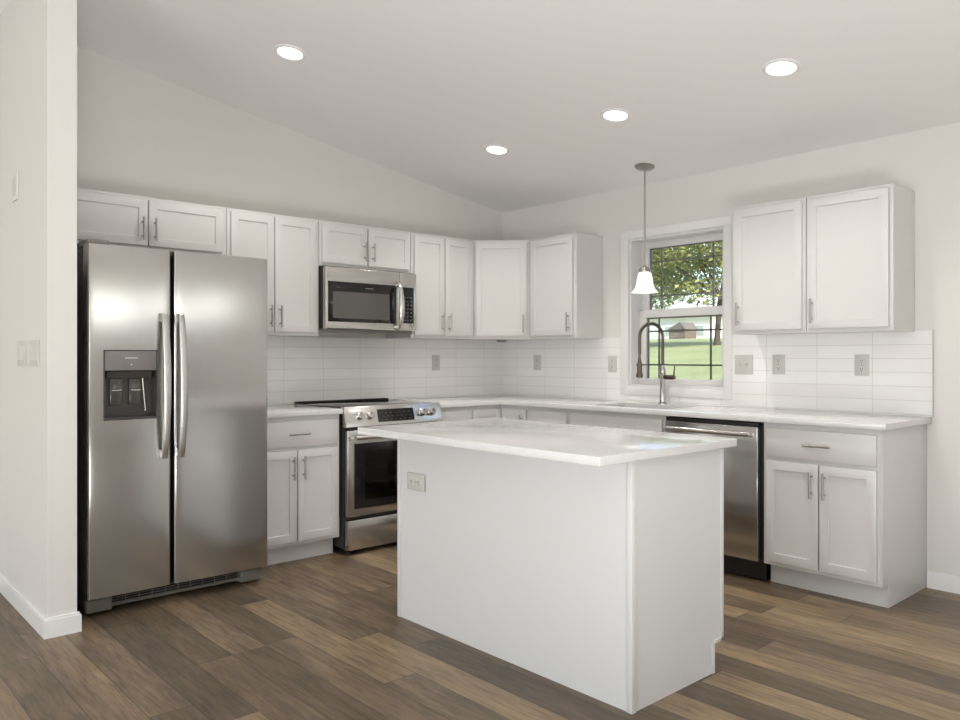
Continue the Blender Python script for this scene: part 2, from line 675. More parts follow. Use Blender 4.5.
def shaker(parent, M, x0, x1, z0, z1, yf, handle=None, rail=2.5, name='door'):
    """recessed-panel door standing 3/4 inch proud of the face frame at yf; handle = (side, 'top'/'bottom')"""
    bm = box(NB(), x0, x1, yf - 0.75, yf, z0, z1, 0.07, 2)
    f = max((f for f in bm.faces if f.normal.y < -0.99), key=lambda f: f.calc_area())
    bmesh.ops.inset_region(bm, faces=[f], thickness=rail, depth=0)
    bmesh.ops.inset_region(bm, faces=[f], thickness=0.1, depth=-0.30)
    d = link(name, bm, M_CAB, parent, M)
    if handle:
        side, end = handle
        hx = x0 + 1.15 if side == 'L' else x1 - 1.15
        L = 5.4 if z1 - z0 > 14 else 5.0
        hz = z0 + 1.1 + L / 2 if end == 'bottom' else z1 - 1.4 - L / 2
        bar_pull(d, M, hx, hz, yf - 0.75, True, L)
    return d


def slab(parent, M, x0, x1, z0, z1, yf, pull=True, name='drawer'):
    bm = box(NB(), x0, x1, yf - 0.75, yf, z0, z1, 0.09, 2)
    d = link(name, bm, M_CAB, parent, M)
    if pull:
        bar_pull(d, M, (x0 + x1) / 2, (z0 + z1) / 2, yf - 0.75, False, 5.4)
    return d


ZT, ZB = 84.0, 54.0


def upper(label, M, x0, x1, zb, doors, depth=12.0):
    """wall cabinet; doors = list of (x0, x1, handle)"""
    t = thing('wall_cabinet', label, 'cabinet', ((x0 + x1) / 2, -depth / 2, zb), M, 'white wall cabinets')
    bm = NB()
    box(bm, x0 + 0.02, x1 - 0.02, -depth, -0.05, zb, ZT, 0.05, 1)
    link('body', bm, M_CAB, t, M)
    for a, b, h in doors:
        shaker(t, M, a, b, zb + 0.85, ZT - 0.75, -depth, h)
    return t


upper('short white two-door cabinet over the stainless refrigerator', MA, -139.6, -103.3, 72.3,
      [(-138.6, -121.9, ('R', 'bottom')), (-121.55, -104.4, ('L', 'bottom'))])
upper('tall white two-door cabinet between refrigerator and microwave', MA, -103.2, -78.1, ZB,
      [(-102.3, -91.1, ('R', 'bottom')), (-90.8, -79.1, ('L', 'bottom'))])
upper('short white two-door cabinet directly above the microwave', MA, -78.0, -48.1, 72.3,
      [(-77.3, -63.4, ('R', 'bottom')), (-63.0, -48.9, ('L', 'bottom'))])
upper('tall white two-door cabinet between microwave and corner', MA, -48.0, -24.1, ZB,
      [(-47.1, -36.05, ('R', 'bottom')), (-35.7, -24.7, ('L', 'bottom'))])

# diagonal corner cabinet
t = thing('wall_cabinet', 'white single-door cabinet set diagonally across the room corner', 'cabinet', (-12, -12, ZB), None, 'white wall cabinets')
bm = prism(NB(), [(-24, -0.05), (-0.05, -0.05), (-0.05, -24), (-12, -24), (-24, -12)], ZB, ZT, 'xy', 0.05)
link('body', bm, M_CAB, t)
shaker(t, MD, 0.75, 16.2, ZB + 0.85, ZT - 0.75, 0, ('R', 'bottom'))
upper('white single-door cabinet on the window wall, next to the diagonal corner one', MB, 24.1, 42.4, ZB, [(25.0, 41.3, ('R', 'bottom'))])
upper('white single-door wall cabinet right of the window, nearer the window', MB, 90.2, 107.75, ZB, [(91.1, 107.05, ('L', 'bottom'))])
upper('white single-door wall cabinet at the end of the right wall', MB, 107.85, 125.6, ZB, [(108.4, 124.85, ('L', 'bottom'))])


def base(label, M, x0, x1, end=None):
    """base cabinet box with recessed toe kick; end = 'L'/'R' finished side"""
    t = thing('base_cabinet', label, 'cabinet', ((x0 + x1) / 2, -12, 0), M, 'white base cabinets')
    bm = box(NB(), x0 + 0.02, x1 - 0.02, -24, -0.1, 4.5, 34.75, 0.04, 1)
    link('body', bm, M_CAB, t, M)
    b = box(NB(), x0 + 0.05, x1 - 0.03, -21, -20.4, 0, 4.48)
    link('toe_kick', b, M_CAB, t, M)
    if end:
        s = prism(NB(), [(-24.0, 4.5), (-24.0, 34.75), (-0.1, 34.75), (-0.1, 0), (-21.2, 0), (-21.2, 4.5)], x1, x1 + 0.25, 'yz', 0.03)
        link('end_panel', s, M_CAB, t, M)
    return t


DZ0, DZ1, DR0, DR1 = 5.4, 26.75, 27.6, 33.6
b = base('white base cabinet between the refrigerator and the range', MA, -103.4, -79.5)
slab(b, MA, -102.6, -80.3, DR0, DR1, -24)
shaker(b, MA, -102.6, -91.65, DZ0, DZ1, -24, ('R', 'top'))
shaker(b, MA, -91.25, -80.3, DZ0, DZ1, -24, ('L', 'top'))

b = base('narrow white drawer cabinet right of the range', MA, -47.9, -36.0)
slab(b, MA, -47.2, -36.4, DR0, DR1, -24)
shaker(b, MA, -47.2, -36.4, DZ0, DZ1, -24, ('L', 'top'))

# corner base cabinet with an L-shaped front
t = thing('base_cabinet', 'white base cabinet turning the inside corner under the worktop', 'cabinet', (-12, -12, 0), None, 'white base cabinets')
bm = prism(NB(), [(-35.9, -0.1), (-0.1, -0.1), (-0.1, -34.9), (-24, -34.9), (-24, -24), (-35.9, -24)], 4.5, 34.75, 'xy')
link('body', bm, M_CAB, t)
bm = prism(NB(), [(-35.9, -20.4), (-20.4, -20.4), (-20.4, -34.9), (-21, -34.9), (-21, -21), (-35.9, -21)], 0, 4.48, 'xy')
link('toe_kick', bm, M_CAB, t)
shaker(t, MA, -35.6, -24.85, DZ0, DR1, -24, None)
shaker(t, MB, 24.85, 34.5, DZ0, DR1, -24, ('R', 'top'))

b = base('white drawer cabinet between the corner and the sink', MB, 35.0, 50.0)
slab(b, MB, 35.7, 49.5, DR0, DR1, -24)
shaker(b, MB, 35.7, 49.5, DZ0, DZ1, -24, ('L', 'top'))

# sink base: open box so the basin can hang inside
t = thing('base_cabinet', 'white sink cabinet under the window beside the dishwasher', 'cabinet', (65, -12, 0), MB, 'white base cabinets')
bm = NB()
box(bm, 50.1, 50.8, -24, -0.1, 4.5, 34.75)
box(bm, 79.2, 79.9, -24, -0.1, 4.5, 34.75)
box(bm, 50.8, 79.2, -24, -23.3, 4.5, 34.75)
box(bm, 50.8, 79.2, -0.8, -0.1, 4.5, 34.75)
box(bm, 50.8, 79.2, -23.3, -0.8, 4.5, 5.2)
link('body', bm, M_CAB, t, MB)
link('toe_kick', box(NB(), 50.1, 79.9, -21, -20.4, 0, 4.48), M_CAB, t, MB)
slab(t, MB, 50.8, 79.2, DR0, DR1, -24, False, 'false_front')
shaker(t, MB, 50.8, 64.85, DZ0, DZ1, -24, ('R', 'top'))
shaker(t, MB, 65.15, 79.2, DZ0, DZ1, -24, ('L', 'top'))

b = base('white base cabinet at the end of the run, right of the dishwasher', MB, 104.2, 127.65, 'R')
slab(b, MB, 105.0, 127.0, DR0, DR1, -24)
shaker(b, MB, 105.0, 115.95, DZ0, DZ1, -24, ('R', 'top'))
shaker(b, MB, 116.25, 127.0, DZ0, DZ1, -24, ('L', 'top'))

# ------------------------------------------------------------------ worktops and sink
CT0, CT1 = 34.75, 36.0
o = link('worktop', box(NB(), -103.6, -79.3, -25.5, -0.4, CT0, CT1, 0.12, 3), M_QUARTZ)
tag(o, 'short white quartz worktop between the refrigerator and range', 'worktop')
bm = prism(NB(), [(-48.3, -25.5), (-25.5, -25.5), (-25.5, -129.0), (-0.4, -129.0), (-0.4, -0.4), (-48.3, -0.4)], CT0, CT1, 'xy', 0.12)
o = link('worktop', bm, M_QUARTZ)
cut(o, box(NB(), -22.0, -7.0, -78.2, -55.8, 30, 40, 0))
tag(o, 'long white quartz worktop wrapping the corner with the sink', 'worktop')

sink = thing('sink', 'undermount steel sink set in the worktop below the window', 'sink', (-14.5, -67, 26))
bm = box(NB(), -22.4, -6.6, -78.6, -55.4, 26.5, 34.7, 0.5, 3)
top = max((f for f in bm.faces if f.normal.z > 0.99), key=lambda f: f.calc_area())
bmesh.ops.inset_region(bm, faces=[top], thickness=0.25, depth=0)
r = bmesh.ops.extrude_face_region(bm, geom=[top])
vs = [g for g in r['geom'] if isinstance(g, bmesh.types.BMVert)]
for v in vs:
    v.co.z -= 8.0
bmesh.ops.delete(bm, geom=[top], context='FACES')
link('basin', bm, M_SINK, sink)
link('drain', lathe(NB(), [(0, 26.95), (1.7, 26.95), (1.8, 26.85), (1.8, 26.75)], (-14.5, -67, 0)), M_CHROME, sink)

# ------------------------------------------------------------------ backsplash
bm = NB()
box(bm, -103.2, -0.35, -0.35, -0.03, 36.0, 54.0)
o = link('tile_backsplash', bm, M_TILEA)
tag(o, 'glossy white long-tile backsplash behind the range on the back wall', 'backsplash')
bm = NB()
yl, yr = WY1 + 2.6, WY0 - 2.2
box(bm, -0.35, -0.03, yl, -0.03, 36.0, 54.2)
box(bm, -0.35, -0.03, yr, yl, 36.0, WZ0 - 2.3)
box(bm, -0.35, -0.03, -129.0, yr, 36.0, 54.2)
o = link('tile_backsplash', bm, M_TILEB)
tag(o, 'glossy white long-tile backsplash around the window on the right wall', 'backsplash')
link('edge_strip', box(NB(), -0.45, -0.03, -129.2, -129.0, 36.0, 54.3), M_PLATE, o)


# ------------------------------------------------------------------ sockets and switches
def rounded_plate(bm, cx, cz, w, h, y0, t=0.22):
    box(bm, cx - w / 2, cx + w / 2, y0 - t, y0, cz - h / 2, cz + h / 2, 0.09, 2)


def outlet(label, M, cx, cz, y0, horizontal=False, m=M_PLATE):
    t = thing('wall_outlet', label, 'outlet', (cx, y0, cz), M, 'duplex outlets')
    w, h = (5.0, 3.1) if horizontal else (3.1, 4.8)
    bm = NB()
    rounded_plate(bm, cx, cz, w, h, y0)
    link('cover_plate', bm, m, t, M)
    for s in (-1, 1):
        ox, oz = (s * 1.05, 0) if horizontal else (0, s * 0.95)
        bm = box(NB(), cx + ox - 0.62, cx + ox + 0.62, y0 - 0.34, y0 - 0.2, cz + oz - 0.58, cz + oz + 0.58, 0.12, 2)
        rc = link('receptacle', bm, M_PLATEW, t, M)
        bm = NB()
        for a in (-0.24, 0.24):
            if horizontal:
                box(bm, cx + ox - 0.05, cx + ox + 0.3, y0 - 0.37, y0 - 0.33, cz + a - 0.055, cz + a + 0.055)
            else:
                box(bm, cx + a - 0.055, cx + a + 0.055, y0 - 0.37, y0 - 0.33, cz + oz - 0.05, cz + oz + 0.3)
        if horizontal:
            box(bm, cx + ox - 0.42, cx + ox - 0.22, y0 - 0.37, y0 - 0.33, cz - 0.1, cz + 0.1)
        else:
            box(bm, cx - 0.1, cx + 0.1, y0 - 0.37, y0 - 0.33, cz + oz - 0.42, cz + oz - 0.22)
        link('slots', bm, M_SLOT, rc, M)
    link('screw', lathe(NB(), [(0, -0.02), (0.12, -0.02), (0.14, 0.05)], (cx, y0 - 0.24, cz), 12, (0, 1, 0)), M_NICK, t, M)
    return t


def switch(label, M, cx, cz, y0, gangs, rocker=True):
    t = thing('wall_switch', label, 'switch', (cx, y0, cz), M)
    w = 1.2 + 1.81 * gangs
    bm = NB()
    rounded_plate(bm, cx, cz, w, 4.8, y0)
    link('cover_plate', bm, M_PLATE, t, M)
    for g in range(gangs):
        gx = cx + (g - (gangs - 1) / 2) * 1.81
        if rocker:
            bm = prism(NB(), [(y0 - 0.2, cz - 1.3), (y0 - 0.42, cz - 1.3), (y0 - 0.26, cz), (y0 - 0.34, cz + 1.3), (y0 - 0.2, cz + 1.3)], gx - 0.65, gx + 0.65, 'yz')
            link('rocker', bm, M_PLATEW, t, M)
        else:
            bm = prism(NB(), [(y0 - 0.2, cz - 0.45), (y0 - 0.24, cz - 0.45), (y0 - 0.75, cz + 0.2), (y0 - 0.62, cz + 0.42), (y0 - 0.2, cz + 0.35)], gx - 0.2, gx + 0.2, 'yz')
            link('toggle', bm, M_PLATEW, t, M)
    return t


BY = -0.35
outlet('outlet on the back wall tile between range and corner', MA, -29.2, 46.8, BY)
outlet('outlet on the window wall tile nearest the room corner', MB, 16.5, 46.8, BY)
outlet('outlet on the tile just left of the window', MB, 46.1, 46.6, BY)
outlet('outlet on the tile right of the double toggle switch', MB, 95.9, 46.8, BY)
outlet('outlet on the tile nearest the end of the right worktop', MB, 115.0, 46.8, BY)
switch('double toggle switch on the tile just right of the window', MB, 86.85, 46.7, BY, 2, False)
ML = Matrix.Translation((-148, 0, 0)) @ Matrix.Rotation(RAD(-90), 4, 'Z')      # left face of the partition
switch('light switch plate on the partition wall, farther from its front edge', ML, 19.9, 49.4, 0, 3)
switch('light switch plate on the partition wall, nearer its front edge', ML, 29.6, 49.4, 0, 3)
t = thing('wall_sensor', 'small slim pale box mounted high on the partition wall', 'sensor', (15.2, 0, 82), ML)
link('case', box(NB(), 12.4, 17.0, -0.35, 0, 79.3, 84.8, 0.12, 2), M_WALL, t, ML)
link('grille', box(NB(), 13.4, 16.2, -0.4, -0.3, 80.2, 84.0, 0.03, 1), M_PLATE, t, ML)
MF = Matrix.Translation((-95.25, 0, 0)) @ Matrix.Rotation(RAD(-90), 4, 'Z')    # seating side of the island
outlet('horizontal outlet on the side of the white island', MF, 74.8, 25.9, -0.25, True)

# ------------------------------------------------------------------ refrigerator
fr = thing('refrigerator', 'stainless side-by-side refrigerator with an ice and water dispenser', 'refrigerator', (-122, -17, 0))
bm = box(NB(), -140.0, -104.2, -30.2, -1.0, 1.2, 69.2, 0.25, 2)
link('body', bm, M_DARKG, fr)


def fridge_door(name, x0, x1):
    pts = []
    n = 16
    rc = 0.45
    yb, yf = -30.6, -33.6
    bow = 0.18
    for k in range(n + 1):
        s = k / n
        xx = x0 + rc + (x1 - x0 - 2 * rc) * s
        pts.append((xx, yf - bow * (1 - (2 * s - 1) ** 2)))
    fl = []
    for k in range(5):
        a = math.pi + math.pi / 2 * k / 5
        fl.append((x0 + rc + rc * math.cos(a), yf + rc + rc * math.sin(a)))
    fr_ = []
    for k in range(1, 6):
        a = 1.5 * math.pi + math.pi / 2 * k / 5
        fr_.append((x1 - rc + rc * math.cos(a), yf + rc + rc * math.sin(a)))
    poly = [(x0, yb)] + fl + pts + fr_ + [(x1, yb)]
    bm = prism(NB(), poly, 3.7, 69.7, 'xy')
    return link(name, bm, M_STEEL, fr, None, 25)


ld = fridge_door('freezer_door', -140.1, -124.7)
rd = fridge_door('fridge_door', -124.0, -103.65)
# dispenser recess
DX0, DX1, DZa, DZb = -137.4, -127.5, 36.7, 50.0
cut(ld, box(NB(), DX0, DX1, -36, -31.2, DZa, DZb))
bm = NB()
t_ = 0.22
yo = -33.95
box(bm, DX0 + 0.02, DX0 + t_, yo, -31.3, DZa + 0.02, DZb - 0.02)
box(bm, DX1 - t_, DX1 - 0.02, yo, -31.3, DZa + 0.02, DZb - 0.02)
box(bm, DX0 + t_, DX1 - t_, yo, -31.3, DZa + 0.02, DZa + t_ + 0.3)
box(bm, DX0 + t_, DX1 - t_, yo, -31.3, DZb - t_, DZb - 0.02)
box(bm, DX0 + t_, DX1 - t_, -31.45, -31.25, DZa + 0.3, DZb - t_)
link('dispenser_housing', bm, mat('dispenser_dark', (0.05, 0.045, 0.042), 0.3), ld)
bm = box(NB(), DX0 + t_, DX1 - t_, -33.95, -32.0, 46.1, DZb - t_, 0.05, 2)
link('dispenser_panel', bm, M_GREYPL, ld)
bm = NB()
box(bm, -133.6, -131.2, -33.98, -33.93, 48.35, 48.6)
tube(bm, [(-132.4, -33.9, 47.2), (-132.4, -34.0, 47.2)], 0.16, 12)
link('dispenser_marks', bm, mat('panel_mark', (0.5, 0.5, 0.5), 0.4), ld)
bm = NB()
prism(bm, [(-33.5, 45.9), (-32.0, 45.9), (-32.0, 44.6), (-32.8, 44.6)], -136.6, -128.3, 'yz')
for cxp in (-134.6, -131.0):
    box(bm, cxp - 1.2, cxp + 1.2, -32.2, -31.5, 39.5, 44.6, 0.15, 2)
link('dispenser_paddles', bm, mat('paddle_dark', (0.07, 0.065, 0.06), 0.15), ld)
bm = NB()
tube(bm, [(-129.9, -32.6, 45.0), (-129.4, -32.9, 38.2)], 0.12, 8)
link('dispenser_lever', bm, M_STEEL2, ld)
for cxp in (-134.6, -131.0):
    link('dispenser_badge', box(NB(), cxp - 0.9, cxp + 0.9, -32.3, -32.18, 42.2, 42.4), M_STEEL2, ld)


def fridge_handle(d, x):
    z0, z1 = 28.8, 57.2
    bm = NB()
    n = 26
    rings = []
    for k in range(n + 1):
        s = k / n
        z = z0 + (z1 - z0) * s
        out = -34.3 - 1.75 * (math.sin(math.pi * s) ** 0.6)
        w = 0.62 + 0.14 * math.sin(math.pi * s)
        th = 0.42
        ring = []
        for j in range(12):
            a = 2 * math.pi * j / 12
            ring.append(bm.verts.new((x + w * math.copysign(abs(math.cos(a)) ** 0.7, math.cos(a)), out + th * math.copysign(abs(math.sin(a)) ** 0.7, math.sin(a)), z)))
        rings.append(ring)
    fs = []
    for A, B in zip(rings, rings[1:]):
        for j in range(12):
            fs.append(bm.faces.new((A[j], A[(j + 1) % 12], B[(j + 1) % 12], B[j])))
    fs += [bm.faces.new(rings[0]), bm.faces.new(rings[-1])]
    bmesh.ops.recalc_face_normals(bm, faces=fs)
    for zc in (z0 + 0.9, z1 - 0.9):
        box(bm, x - 0.5, x + 0.5, -34.9, -33.5, zc - 0.8, zc + 0.8, 0.15, 2)
    link('handle', bm, M_STEEL3, d, None, 50)


fridge_handle(ld, -126.3)
fridge_handle(rd, -123.0)
# hinge covers, kick grille
for a, b_ in ((-139.9, -136.0),):
    bm = box(NB(), a, b_, -32.8, -27.0, 69.75, 70.7, 0.15, 2)
    link('hinge_cover', bm, M_GREYPL, fr)
bm = NB()
prism(bm, [(-139.8, -31.4), (-135.6, -31.4), (-134.4, -30.6), (-109.8, -30.6), (-108.6, -31.4), (-104.4, -31.4), (-104.4, -29.8), (-139.8, -29.8)], 0.9, 1.5, 'xy')
for k in range(3):
    z = 1.95 + 0.5 * k
    box(bm, -135.0, -109.2, -30.75, -30.5, z, z + 0.07)
for k in range(11):
    xx = -135.0 + k * 2.58
    box(bm, xx - 0.06, xx + 0.06, -30.78, -30.5, 1.4, 3.4)
for a, b_ in ((-139.9, -135.2), (-109.0, -104.3)):
    box(bm, a, b_, -31.8, -29.8, 0.5, 3.1, 0.35, 3)
link('kick_grille', bm, M_GRILLE, fr)
link('grille_back', box(NB(), -139.0, -105.2, -30.45, -30.25, 1.2, 3.6), M_BLACK, fr)
for fx in (-138.6, -105.8):
    link('foot', lathe(NB(), [(0, 0), (0.8, 0), (0.8, 0.6), (0.4, 0.7), (0.4, 1.3)], (fx, -29.0, 0), 16), M_BLACK, fr)
for fx in (-138.6, -105.8):
    link('foot', lathe(NB(), [(0, 0), (0.8, 0), (0.8, 0.6), (0.4, 0.7), (0.4, 1.3)], (fx, -4.0, 0), 16), M_BLACK, fr)

# ------------------------------------------------------------------ range
rg = thing('range', 'stainless slide-in electric range with a front control panel', 'range', (-63.8, -13, 0))
RX0, RX1 = -79.1, -48.5
RC0, RC1 = -78.9, -48.6
bm = NB()
box(bm, RC0, RC1, -24.6, -23.8, 1.6, 34.6)
box(bm, RC0, RC0 + 0.6, -23.8, -1.6, 1.6, 34.6)
box(bm, RC1 - 0.6, RC1, -23.8, -1.6, 1.6, 34.6)
box(bm, RC0 + 0.6, RC1 - 0.6, -2.4, -1.6, 1.6, 34.6)
box(bm, RC0 + 0.6, RC1 - 0.6, -23.8, -2.4, 1.6, 9.6)
box(bm, RC0 + 0.6, RC1 - 0.6, -23.8, -2.4, 28.6, 34.6)
bd = link('body', bm, M_DARKG, rg)
cut(bd, box(NB(), -75.5, -52.0, -26, -23.5, 11, 27))
bm = NB()
box(bm, RX0 + 0.05, RX1 - 0.05, -24.6, -1.2, 34.9, 36.25, 0.1, 2)
link('cooktop', bm, mat('cooktop_glass', (0.02, 0.02, 0.02), 0.05), rg)
bm = box(NB(), RX0 + 0.3, RX1 - 0.3, -2.4, -0.5, 36.25, 36.62, 0.12, 2)
link('rear_trim', bm, M_BLACK, rg)
for cx_, cy_, rr in ((-71.5, -17.5, 4.4), (-56.2, -17.5, 3.6), (-71.5, -7.4, 3.2), (-56.2, -7.4, 4.0)):
    link('burner_ring', lathe(NB(), [(rr, 36.27), (rr + 0.12, 36.27)], (cx_, cy_, 0), 40), M_GREYPL, rg)
# sloped control panel
yt, yb, zt, zb = -25.2, -26.6, 36.35, 31.45
prism_pts = [(yt + 1.2, zt), (yt, zt), (yb, zb), (yb + 0.25, zb - 0.15), (-24.65, zb - 0.15), (-24.65, 34.9)]
bm = prism(NB(), prism_pts, RX0, RX1, 'yz', 0.06)
link('control_panel', bm, M_STEEL2, rg)
cp = [o for o in rg.children if o.name.startswith('control_panel')][0]
nrm = Vector((0, -(zt - zb), (yb - yt))).normalized()      # outward normal of the slope (-y, tilted up)
nrm = Vector((0, -(zt - zb), -(yb - yt) * -1)).normalized()
nrm = Vector((0, -(zt - zb), (yt - yb))).normalized()


def on_panel(x, f):
    return Vector((x, yb + (yt - yb) * f, zb + (zt - zb) * f))


for kx in (-75.0, -71.9, -55.0, -51.9):
    p = on_panel(kx, 0.52)
    k = link('knob', lathe(NB(), [(0, 1.15), (0.78, 1.15), (0.92, 1.02), (0.98, 0.2), (1.1, 0.12), (1.1, 0)], p, 28, nrm), M_STEEL2, rg)
    bm = NB()
    tube(bm, [p + nrm * 1.16 + Vector((0, 0, 0.1)), p + nrm * 1.16 + Vector((0, 0, 0.6))], 0.06, 6)
    link('pointer', bm, M_BLACK, k)
bm = NB()
a, c2 = on_panel(0, 0.16), on_panel(0, 0.80)
off = nrm * 0.05
prism(bm, [(a.y, a.z), ((a + off).y, (a + off).z), ((c2 + off).y, (c2 + off).z), (c2.y, c2.z)], -69.4, -57.9, 'yz')
dsp = link('display', bm, M_BGLASS, rg)
key_m = mat('key_print', (0.10, 0.10, 0.095), 0.4)
for i in range(3):
    for j in range(7):
        q = on_panel(-68.2 + j * 1.45 + (0.5 if i == 1 else 0), 0.27 + 0.17 * i) + nrm * 0.06
        link('touch_key', box(NB(), q.x - 0.28, q.x + 0.28, q.y - 0.02, q.y + 0.02, q.z - 0.07, q.z + 0.07), key_m, dsp)
# oven door with a see-through window
dY0, dY1 = -26.4, -24.75
bm = box(NB(), -78.6, -48.9, dY0, dY1, 9.4, 30.6, 0.18, 3)
od = link('oven_door', bm, M_STEEL, rg)
cut(od, box(NB(), -76.7, -50.8, -28, -23, 11.2, 27.3))
bm = NB()
for (a0, a1, c0, c1) in ((-76.65, -73.6, 11.25, 27.25), (-53.9, -50.85, 11.25, 27.25), (-73.6, -53.9, 25.4, 27.25), (-73.6, -53.9, 11.25, 13.2)):
    box(bm, a0, a1, -26.36, -25.0, c0, c1)
link('window_border', bm, M_BGLASS, od)
link('oven_window', box(NB(), -73.6, -53.9, -26.3, -26.1, 13.2, 25.4), M_OVENG, od)
bm = NB()
tube(bm, [(-77.8, -28.7, 28.95), (-49.7, -28.7, 28.95)], 0.55, 16)
for hx in (-77.0, -50.5):
    box(bm, hx - 0.5, hx + 0.5, -28.6, -26.3, 28.5, 29.4, 0.1, 2)
link('handle', bm, M_STEEL2, od)
bm = NB()
for zz in (16.5, 21.0):
    for k in range(14):
        xx = -77 + k * 2.0
        tube(bm, [(xx, -22.8, zz), (xx, -3.5, zz)], 0.1, 6)
    tube(bm, [(-77.9, -22.8, zz), (-49.6, -22.8, zz)], 0.14, 6)
link('oven_rack', bm, M_RACK, rg)
bm = NB()
box(bm, -78.2, -49.3, -3.0, -2.5, 10.4, 28.0)
box(bm, -78.25, -78.15, -23.0, -3.0, 10.4, 28.0)
box(bm, -49.35, -49.25, -23.0, -3.0, 10.4, 28.0)
box(bm, -78.1, -49.4, -23.0, -3.0, 9.7, 10.2)
link('oven_liner', bm, mat('oven_enamel', (0.34, 0.34, 0.32), 0.4), rg)
bm = box(NB(), -78.6, -48.9, -26.4, -24.7, 1.2, 8.5, 0.15, 2)
link('drawer', bm, M_STEEL, rg)
for fx, fy in ((-77.6, -24.9), (-49.9, -24.9), (-77.6, -4), (-49.9, -4)):
    link('foot', lathe(NB(), [(0, 0), (0.6, 0), (0.6, 0.7), (0.3, 0.9), (0.3, 1.9)], (fx, fy, 0), 14), M_BLACK, rg)

# ------------------------------------------------------------------ microwave
mw = thing('microwave', 'stainless over-the-range microwave with a bowed handle', 'microwave', (-63.3, -8, 56))
mx0, mx1 = -77.8, -48.3
link('body', box(NB(), mx0 + 0.1, mx1 - 0.1, -13.4, -0.4, 56.0, 72.2, 0.1, 2), M_DARKG, mw)
yf = -14.9
bm = box(NB(), mx0, -54.15, yf, -13.45, 55.9, 71.9, 0.18, 3)
dr = link('door', bm, M_STEEL2, mw)
cut(dr, box(NB(), -77.1, -55.3, -16, -14.55, 57.7, 68.2))
bm = NB()
box(bm, -77.05, -55.35, yf - 0.0, -14.58, 57.75, 68.15, 0.08, 2)
dg_ = link('window', bm, M_BGLASS, dr)
bm = box(NB(), -75.6, -57.6, yf - 0.03, yf + 0.1, 58.7, 65.6, 0.02, 1)
link('mesh_screen', bm, mat('mesh_screen', (0.10, 0.095, 0.09), 0.12), dr)
link('nameplate', box(NB(), -65.6, -63.0, yf - 0.03, yf + 0.05, 66.7, 66.95), M_RACK, dr)
bm = NB()
n = 22
rings = []
for k in range(n + 1):
    s = k / n
    z = 55.9 + 13.2 * s
    out = yf - 0.3 - 1.7 * math.sin(math.pi * s) ** 0.6
    w = 0.55 + 0.12 * math.sin(math.pi * s)
    rings.append([bm.verts.new((-54.7 + w * math.cos(2 * math.pi * j / 10), out + 0.36 * math.sin(2 * math.pi * j / 10), z)) for j in range(10)])
fs = []
for A, B in zip(rings, rings[1:]):
    for j in range(10):
        fs.append(bm.faces.new((A[j], A[(j + 1) % 10], B[(j + 1) % 10], B[j])))
fs += [bm.faces.new(rings[0]), bm.faces.new(rings[-1])]
bmesh.ops.recalc_face_normals(bm, faces=fs)
for zc in (56.7, 68.3):
    box(bm, -55.2, -54.2, yf - 0.9, yf + 0.02, zc - 0.6, zc + 0.6, 0.1, 2)
link('handle', bm, M_STEEL2, dr, None, 50)
bm = box(NB(), -54.0, mx1, yf, -13.45, 55.9, 71.9, 0.18, 3)
pn = link('control_panel', bm, M_STEEL2, mw)
bm = box(NB(), -53.2, -49.3, yf - 0.08, yf + 0.1, 57.9, 67.9, 0.05, 2)
link('keypad', bm, M_BGLASS, pn)
bm = NB()
for i in range(7):
    for j in range(3):
        box(bm, -52.7 + j * 1.1, -52.3 + j * 1.1, yf - 0.1, yf - 0.07, 58.6 + i * 1.05, 58.95 + i * 1.05)
link('keys', bm, mat('keypad_print', (0.13, 0.13, 0.125), 0.4), pn)
bm = NB()
for k in range(10):
    box(bm, -76 + k * 2.6, -74.2 + k * 2.6, -12.6, -4.0, 55.75, 56.0, 0.05, 1)
link('vent_filter', bm, M_RACK, mw)
link('skirt', box(NB(), mx0 + 0.2, mx1 - 0.2, -13.2, -12.8, 54.9, 56.0), M_GREYPL, mw)

# ------------------------------------------------------------------ dishwasher
dw = thing('dishwasher', 'stainless dishwasher with a bar handle under the right worktop', 'dishwasher', (92.1, -12, 0), MB)
link('tub', box(NB(), 80.4, 103.8, -23.4, -1.5, 4.6, 34.3), M_BLACK, dw, MB)
bm = box(NB(), 80.3, 103.3, -25.0, -23.5, 4.7, 33.6, 0.2, 3)
dd = link('door', bm, M_STEEL, dw, MB)
link('control_strip', box(NB(), 80.3, 103.3, -24.6, -23.45, 33.62, 34.4, 0.1, 2), M_BLACK, dw, MB)
bm = NB()
path = []
for k in range(21):
    s = k / 20
    path.append((81.4 + 20.6 * s, -26.2 - 0.55 * math.sin(math.pi * s), 32.0))
tube(bm, path, 0.55, 16)
for hx in (81.7, 101.7):
    box(bm, hx - 0.45, hx + 0.45, -26.4, -24.9, 31.6, 32.4, 0.1, 2)
link('handle', bm, M_STEEL2, dd, MB)
link('toe_panel', box(NB(), 80.5, 103.7, -22.6, -21.9, 0.4, 4.5), M_BLACK, dw, MB)
for fx in (82.0, 102.6):
    link('foot', lathe(NB(), [(0, 0), (0.6, 0), (0.6, 0.4), (0.25, 0.5), (0.25, 4.6)], (fx, -20.5, 0), 12), M_BLACK, dw, MB)
for fx in (82.0, 102.6):
    link('foot', lathe(NB(), [(0, 0), (0.6, 0), (0.6, 0.4), (0.25, 0.5), (0.25, 4.6)], (fx, -4.0, 0), 12), M_BLACK, dw, MB)

